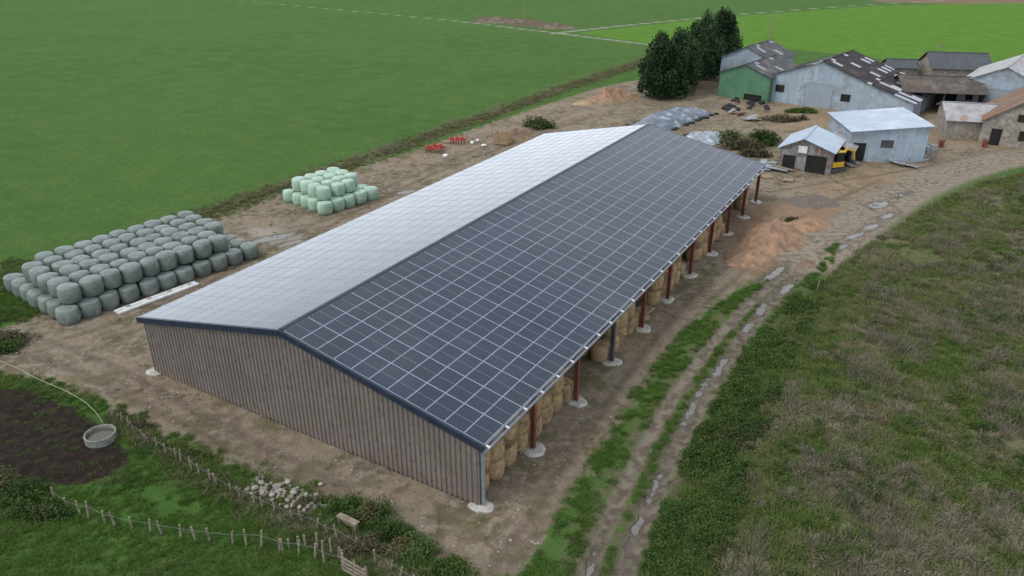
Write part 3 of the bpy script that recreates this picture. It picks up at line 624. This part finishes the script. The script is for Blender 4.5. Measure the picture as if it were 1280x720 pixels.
scatter('loose_stones',sample(yb,4200,lambda x,y:(sd_poly(x,y,yard)>0)&(fbm(x,y,4,61)>.45)),C_st,.02,.075)

# fences
def fence(name,line,n,h,r=.05,wire=True,lean=.12):
    e=empty(name); mb=MB(); tops=[]
    sg=np.diff(line,axis=0); ln=np.hypot(sg[:,0],sg[:,1]); cum=np.r_[0,np.cumsum(ln)]
    for i in range(n):
        s=(i+random.uniform(-.25,.25))/(n-1)*cum[-1]; s=min(max(s,0),cum[-1]-1e-3); k=np.searchsorted(cum,s,side='right')-1; p=line[k]+sg[k]*(s-cum[k])/ln[k]; zb=tz(*p)
        hh=h*random.uniform(.75,1.1); tp=(p[0]+random.uniform(-lean,lean),p[1]+random.uniform(-lean,lean),zb+hh); mb.tube((p[0],p[1],zb-.1),tp,r*random.uniform(.8,1.25),r*.85,0,7); tops.append((p[0]*.3+tp[0]*.7,p[1]*.3+tp[1]*.7,zb+hh*.7))
    mb.build('posts',[wood],e)
    if wire:
        w=MB()
        for a,b in zip(tops[:-1],tops[1:]): w.tube(a,b,.005,.005,0,4,caps=False)
        w.build('wire',[galv],e)
fence('wooden_post_fence',fl1,30,.75)
fence('wooden_post_fence',GP([(70,628),(120,652),(180,664),(250,676),(320,684),(380,694),(430,712)]),20,.9,.055)
fence('wooden_post_fence',chaikin(GP([(350,690),(380,680),(410,690),(432,702)]),1),9,.8,.06,False)
fence('field_wire_fence',chaikin(verge[1:-1]+np.array([-.7,.6]),1),46,1.0,.05,True,.06)
fence('roadside_fence',chaikin(GP([(1010,365),(1060,318),(1120,282),(1180,246),(1240,220),(1290,208)])+np.array([.4,-.3]),1),26,1.0,.04,True,.06)
g0=G(428,715); g1=G(458,732); mb=MB()
gd=(g1-g0)/np.hypot(*(g1-g0)); f=frame(g0,gd,np.array([-gd[1],gd[0]]))
for k in range(4): mb.box(f,0,1.4,-.02,.02,.15+.22*k,.25+.22*k)
for s in(0,.7,1.35): mb.box(f,s,s+.09,.021,.07,0,1.05)
mb.build('wooden_gate',[wood])
p=G(436,660); f=frame(p,np.array([.85,-.5]),np.array([.5,.85])); mb=MB(); mb.box(f,-.6,.6,-.15,.15,.5,.56)
for s in(-.5,.44): mb.box(f,s,s+.07,-.12,.12,0,.499)
mb.box(f,-.43,.43,-.02,.02,.2,.28); mb.build('wooden_bench',[wood])
# round water trough
c=G(127,549); mb=MB(); n=36; vs=[]
for r,z_ in((.80,-.1),(.80,.42),(.72,.42),(.71,.22)):
    for k in range(n): q=k*2*math.pi/n; vs.append((c[0]+r*math.cos(q),c[1]+r*math.sin(q),z_))
mb.add(vs,[(a*n+k,a*n+(k+1)%n,(a+1)*n+(k+1)%n,(a+1)*n+k) for a in range(3) for k in range(n)],0)
mb.add(vs[3*n:],[tuple(range(n))],1)
cong=mnoise('mossy_concrete',(.26,.26,.23),(.17,.18,.15),4,.9,bump=.4)
water,nt_,wb=newmat('trough_water'); wb.inputs['Base Color'].default_value=(.09,.08,.06,1); wb.inputs['Roughness'].default_value=.08
mb.build('round_water_trough',[cong,water])
hl=chaikin(GP([(-60,430),(-20,446),(20,462),(50,480),(80,492),(105,505),(122,520),(130,532)]),2); mb=MB()
hp_=[(p[0],p[1],tz(*p)+.05+.25*math.sin(i/len(hl)*3.1)) for i,p in enumerate(hl)]
for a,b in zip(hp_[:-1],hp_[1:]): mb.tube(a,b,.016,.016,0,6)
mb.build('water_hose',[mnoise('pale_hose',(.40,.42,.28),(.32,.34,.24),3,.5)])
# white slotted beams on ground
wb0,wb1=G(146,392),G(246,355); wdv=(wb1-wb0); WL=np.hypot(*wdv); wdv/=WL; f=frame(wb0,wdv,np.array([-wdv[1],wdv[0]])); mb=MB()
mb.box(f,0,WL,-.38,-.05,.02,.16); mb.box(f,0,WL,.05,.38,.02,.16); mb.box(f,0,WL,-.049,.049,.02,.10)
s=.8
while s<WL-.6:
    mb.box(f,s,s+.35,-.048,.048,.101,.13,1); mb.box(f,s,s+.35,.15,.27,.161,.166,1); s+=1.6
mb.build('white_steel_beam',[white,dark])
# pallets & crate
def pallet(p,ang,z0=0,name='wooden_pallet'):
    a=np.array([math.cos(ang),math.sin(ang)]); f=frame(p,a,np.array([-a[1],a[0]])); mb=MB()
    for k in range(3): mb.box(f,-.6,.6,-.5+k*.45,-.4+k*.45,z0,z0+.1)
    for k in range(7): mb.box(f,-.6+k*.18,-.48+k*.18,-.5,.5,z0+.101,z0+.125)
    mb.build(name,[woodp])
pallet(G(798,399),.5,.05); pallet(G(806,388),.9,.05); pallet(G(798,399)+.05,.6,.2); pallet(G(560,178),.2,.05); pallet(G(958,222),.3,.05); pallet(G(985,226),1.2,.05)
p=G(628,180); f=frame(p,np.array([.9,-.3]),np.array([.3,.9])); mb=MB()
for k in range(5):
    for vv in(-.8,.8): mb.box(f,-1,1,vv-.02,vv+.02,.15+k*.26,.33+k*.26)
    for uu_ in(-1,1): mb.box(f,uu_-.02,uu_+.02,-.78,.78,.15+k*.26,.33+k*.26)
for uu_ in(-.95,-.32,.32,.95):
    for vv in(-.76,.7): mb.box(f,uu_-.04,uu_+.04,vv,vv+.06,0,1.5)
mb.box(f,-.96,.96,-.74,.74,.1,.14); mb.build('wooden_crate',[woodp])
# red harrow implements
redp=mnoise('red_paint',(.50,.035,.03),(.38,.03,.025),3,.5)
def harrow(p,ang,wid):
    e=empty('red_farm_harrow'); a=np.array([math.cos(ang),math.sin(ang)]); f=frame(p,a,np.array([-a[1],a[0]])); mb=MB()
    for v in(-.5,.1,.7): mb.box(f,-wid,wid,v,v+.1,.55,.66)
    for u in(-wid,-.4,.3,wid-.1): mb.box(f,u,u+.1,-.5,.8,.661,.74)
    mb.beam(f(-.4,-.5,.7),f(0,-1.3,.55),.09,.09); mb.beam(f(.4,-.5,.7),f(0,-1.3,.55),.09,.09); mb.beam(f(0,-.5,.75),f(0,-.5,1.3),.1,.1); mb.beam(f(0,-.5,1.3),f(0,.5,.75),.07,.07)
    mb.build('frame',[redp],e); tb=MB(); u=-wid+.1
    while u<wid:
        for v in(-.45,.15,.75): tb.beam(f(u,v,.55),f(u,v+.15,.0),.04,.06)
        u+=.35
    tb.build('tines',[rust],e)
harrow(G(544,190),.4,1.1); harrow(G(572,180),.1,1.0)
mb=MB()
for u,v in((590,180),(597,177),(557,196),(605,183)):
    c=G(u,v); rock(mb,(c[0],c[1],.15),.32)
mb.build('white_feed_bags',[white])
# clutter round the sheds
mb=MB()
for u,v in((962,206),(966,212),(1052,204),(1120,206),(1150,200),(940,150),(925,143)):
    for k in range(5):
        c=G(u,v)+RNG.normal(0,.7,2); a=random.uniform(0,3.1); z_=random.uniform(.05,.35); d=np.array([math.cos(a),math.sin(a)])*random.uniform(.5,1.4)
        mb.beam((c[0]-d[0],c[1]-d[1],z_),(c[0]+d[0],c[1]+d[1],z_+random.uniform(-.1,.5)),random.uniform(.15,.8),.04,random.choice([0,0,1,2]))
mb.build('scrap_sheet_and_timber_pile',[galv,wood,rust])
mb=MB()
for k in range(26):
    c=G(random.uniform(905,960),random.uniform(124,140)); mb.torus((c[0],c[1],.14+random.choice([0,.25])),.3,.13,tilt=(random.uniform(-.3,.3),random.uniform(-.3,.3)))
mb.build('tyre_pile',[rubber])
for u,v in((1158,192),(1164,190),(1176,184),(1230,184)):
    c=G(u,v); mb=MB(); mb.tube((c[0],c[1],0),(c[0],c[1],.9),.3,.3,0,16)
    for z_ in(.02,.3,.6,.88): mb.torus((c[0],c[1],z_),.30,.02,0,16,5)
    mb.build('metal_drum',[random.choice([rust,galv])])
# excavator
e=empty('yellow_mini_excavator'); yel=mnoise('yellow_paint',(.62,.38,.03),(.5,.3,.03),3,.5); p=G(1043,213); f=frame(p,np.array([.9,.3]),np.array([-.3,.9]))
mb=MB()
for v in(-.75,.4):
    mb.box(f,-.9,.9,v,v+.35,.05,.45,1); mb.tube(f(-.9,v+.001,.25),f(-.9,v+.349,.25),.2,.2,1,12); mb.tube(f(.9,v+.001,.25),f(.9,v+.349,.25),.2,.2,1,12)
mb.box(f,-.5,.5,-.39,.39,.3,.55,1); mb.build('tracks',[yel,darks],e)
mb=MB(); mb.box(f,-1.0,.6,-.7,.7,.56,1.15,0); mb.box(f,-.5,.55,-.65,.1,1.151,2.2,1); mb.box(f,-.55,.6,-.7,.15,2.201,2.28,0); mb.build('cab_and_body',[yel,dark],e)
mb=MB(); mb.beam(f(.6,.3,1.0),f(1.5,.3,2.3),.22,.25); mb.beam(f(1.5,.3,2.3),f(2.6,.3,2.0),.2,.22); mb.beam(f(2.6,.3,2.05),f(2.9,.3,.9),.16,.18); mb.build('boom',[yel],e)
mb=MB(); mb.add([f(2.6,.0,.9),f(3.1,.0,.9),f(3.0,.0,.4),f(2.7,.0,.45),f(2.6,.6,.9),f(3.1,.6,.9),f(3.0,.6,.4),f(2.7,.6,.45)],[(0,1,2,3),(7,6,5,4),(1,5,6,2),(3,2,6,7),(0,3,7,4)]); mb.build('bucket',[darks],e)
# utility poles
for u,v,h in((655,24,8),(962,50,6),(1170,88,5)):
    c=G(u,v); mb=MB(); mb.tube((c[0],c[1],-.2),(c[0],c[1],h),.16,.1,0,8); mb.beam((c[0]-.6,c[1],h-.5),(c[0]+.6,c[1],h-.5),.1,.12)
    for k in(-.5,0,.5): mb.tube((c[0]+k,c[1],h-.44),(c[0]+k,c[1],h-.24),.05,.03,1,6)
    mb.build('utility_pole',[wood,concrete])
# distant tree belt beyond fields
mb=MB(); P=[]
for i in range(260):
    a=random.uniform(-.9,.9); R=random.uniform(620,700); cx,cy=R*math.sin(a),R*math.cos(a); k=50; s=random.uniform(3,6); d=RNG.normal(size=(k,3)); d/=np.linalg.norm(d,axis=1)[:,None]
    P.append(d*np.array([s,s,s*.8])+np.array([cx,cy,s*.7]))
leafquads(mb,np.vstack(P),2.0); mb.build('distant_tree_belt',[conif])

# ---------------- light, world, camera
AZ,EL=math.radians(-115),math.radians(52)
w=bpy.data.worlds.new('World'); scene.world=w; w.use_nodes=True; nt=w.node_tree; bg=nt.nodes['Background']
sky=nt.nodes.new('ShaderNodeTexSky'); sky.sky_type='NISHITA'; sky.sun_disc=False; sky.sun_elevation=EL; sky.sun_rotation=AZ; sky.air_density=1; sky.dust_density=3
t=NT(nt); tc=nt.nodes.new('ShaderNodeTexCoord'); cl=t.noise(2.2,4,.55,vec=tc.outputs['Generated'])
cloud=t.mix(t.ss(cl,.35,.65),(5.5,6.2,7.2),(7.4,7.8,8.3))
spz=nt.nodes.new('ShaderNodeSeparateXYZ'); nt.links.new(tc.outputs['Generated'],spz.inputs[0])
cloud=t.mix(t.ss(spz.outputs[2],.04,.30,1,0),cloud,(15.0,16.3,18.0))   # brighter cloud edge at the horizon
col=t.mix(.82,sky.outputs[0],cloud); nt.links.new(col,bg.inputs[0]); bg.inputs[1].default_value=.15
sd=bpy.data.lights.new('sun','SUN'); sd.energy=1.5; sd.angle=math.radians(20); sd.color=(1,.965,.92); so=bpy.data.objects.new('sun',sd); scene.collection.objects.link(so)
dv=Vector((math.sin(AZ)*math.cos(EL),math.cos(AZ)*math.cos(EL),math.sin(EL))); so.rotation_euler=(-dv).to_track_quat('-Z','Y').to_euler()
cd=bpy.data.cameras.new('camera'); cam=bpy.data.objects.new('camera',cd); scene.collection.objects.link(cam); cam.location=(0,0,H); cam.rotation_euler=(math.pi/2-PIT,0,0); cd.sensor_width=36; cd.lens=36*F/1280; cd.clip_end=6000; cd.clip_start=.5; scene.camera=cam
scene.view_settings.view_transform='Standard'; scene.view_settings.look='None'; scene.view_settings.exposure=0
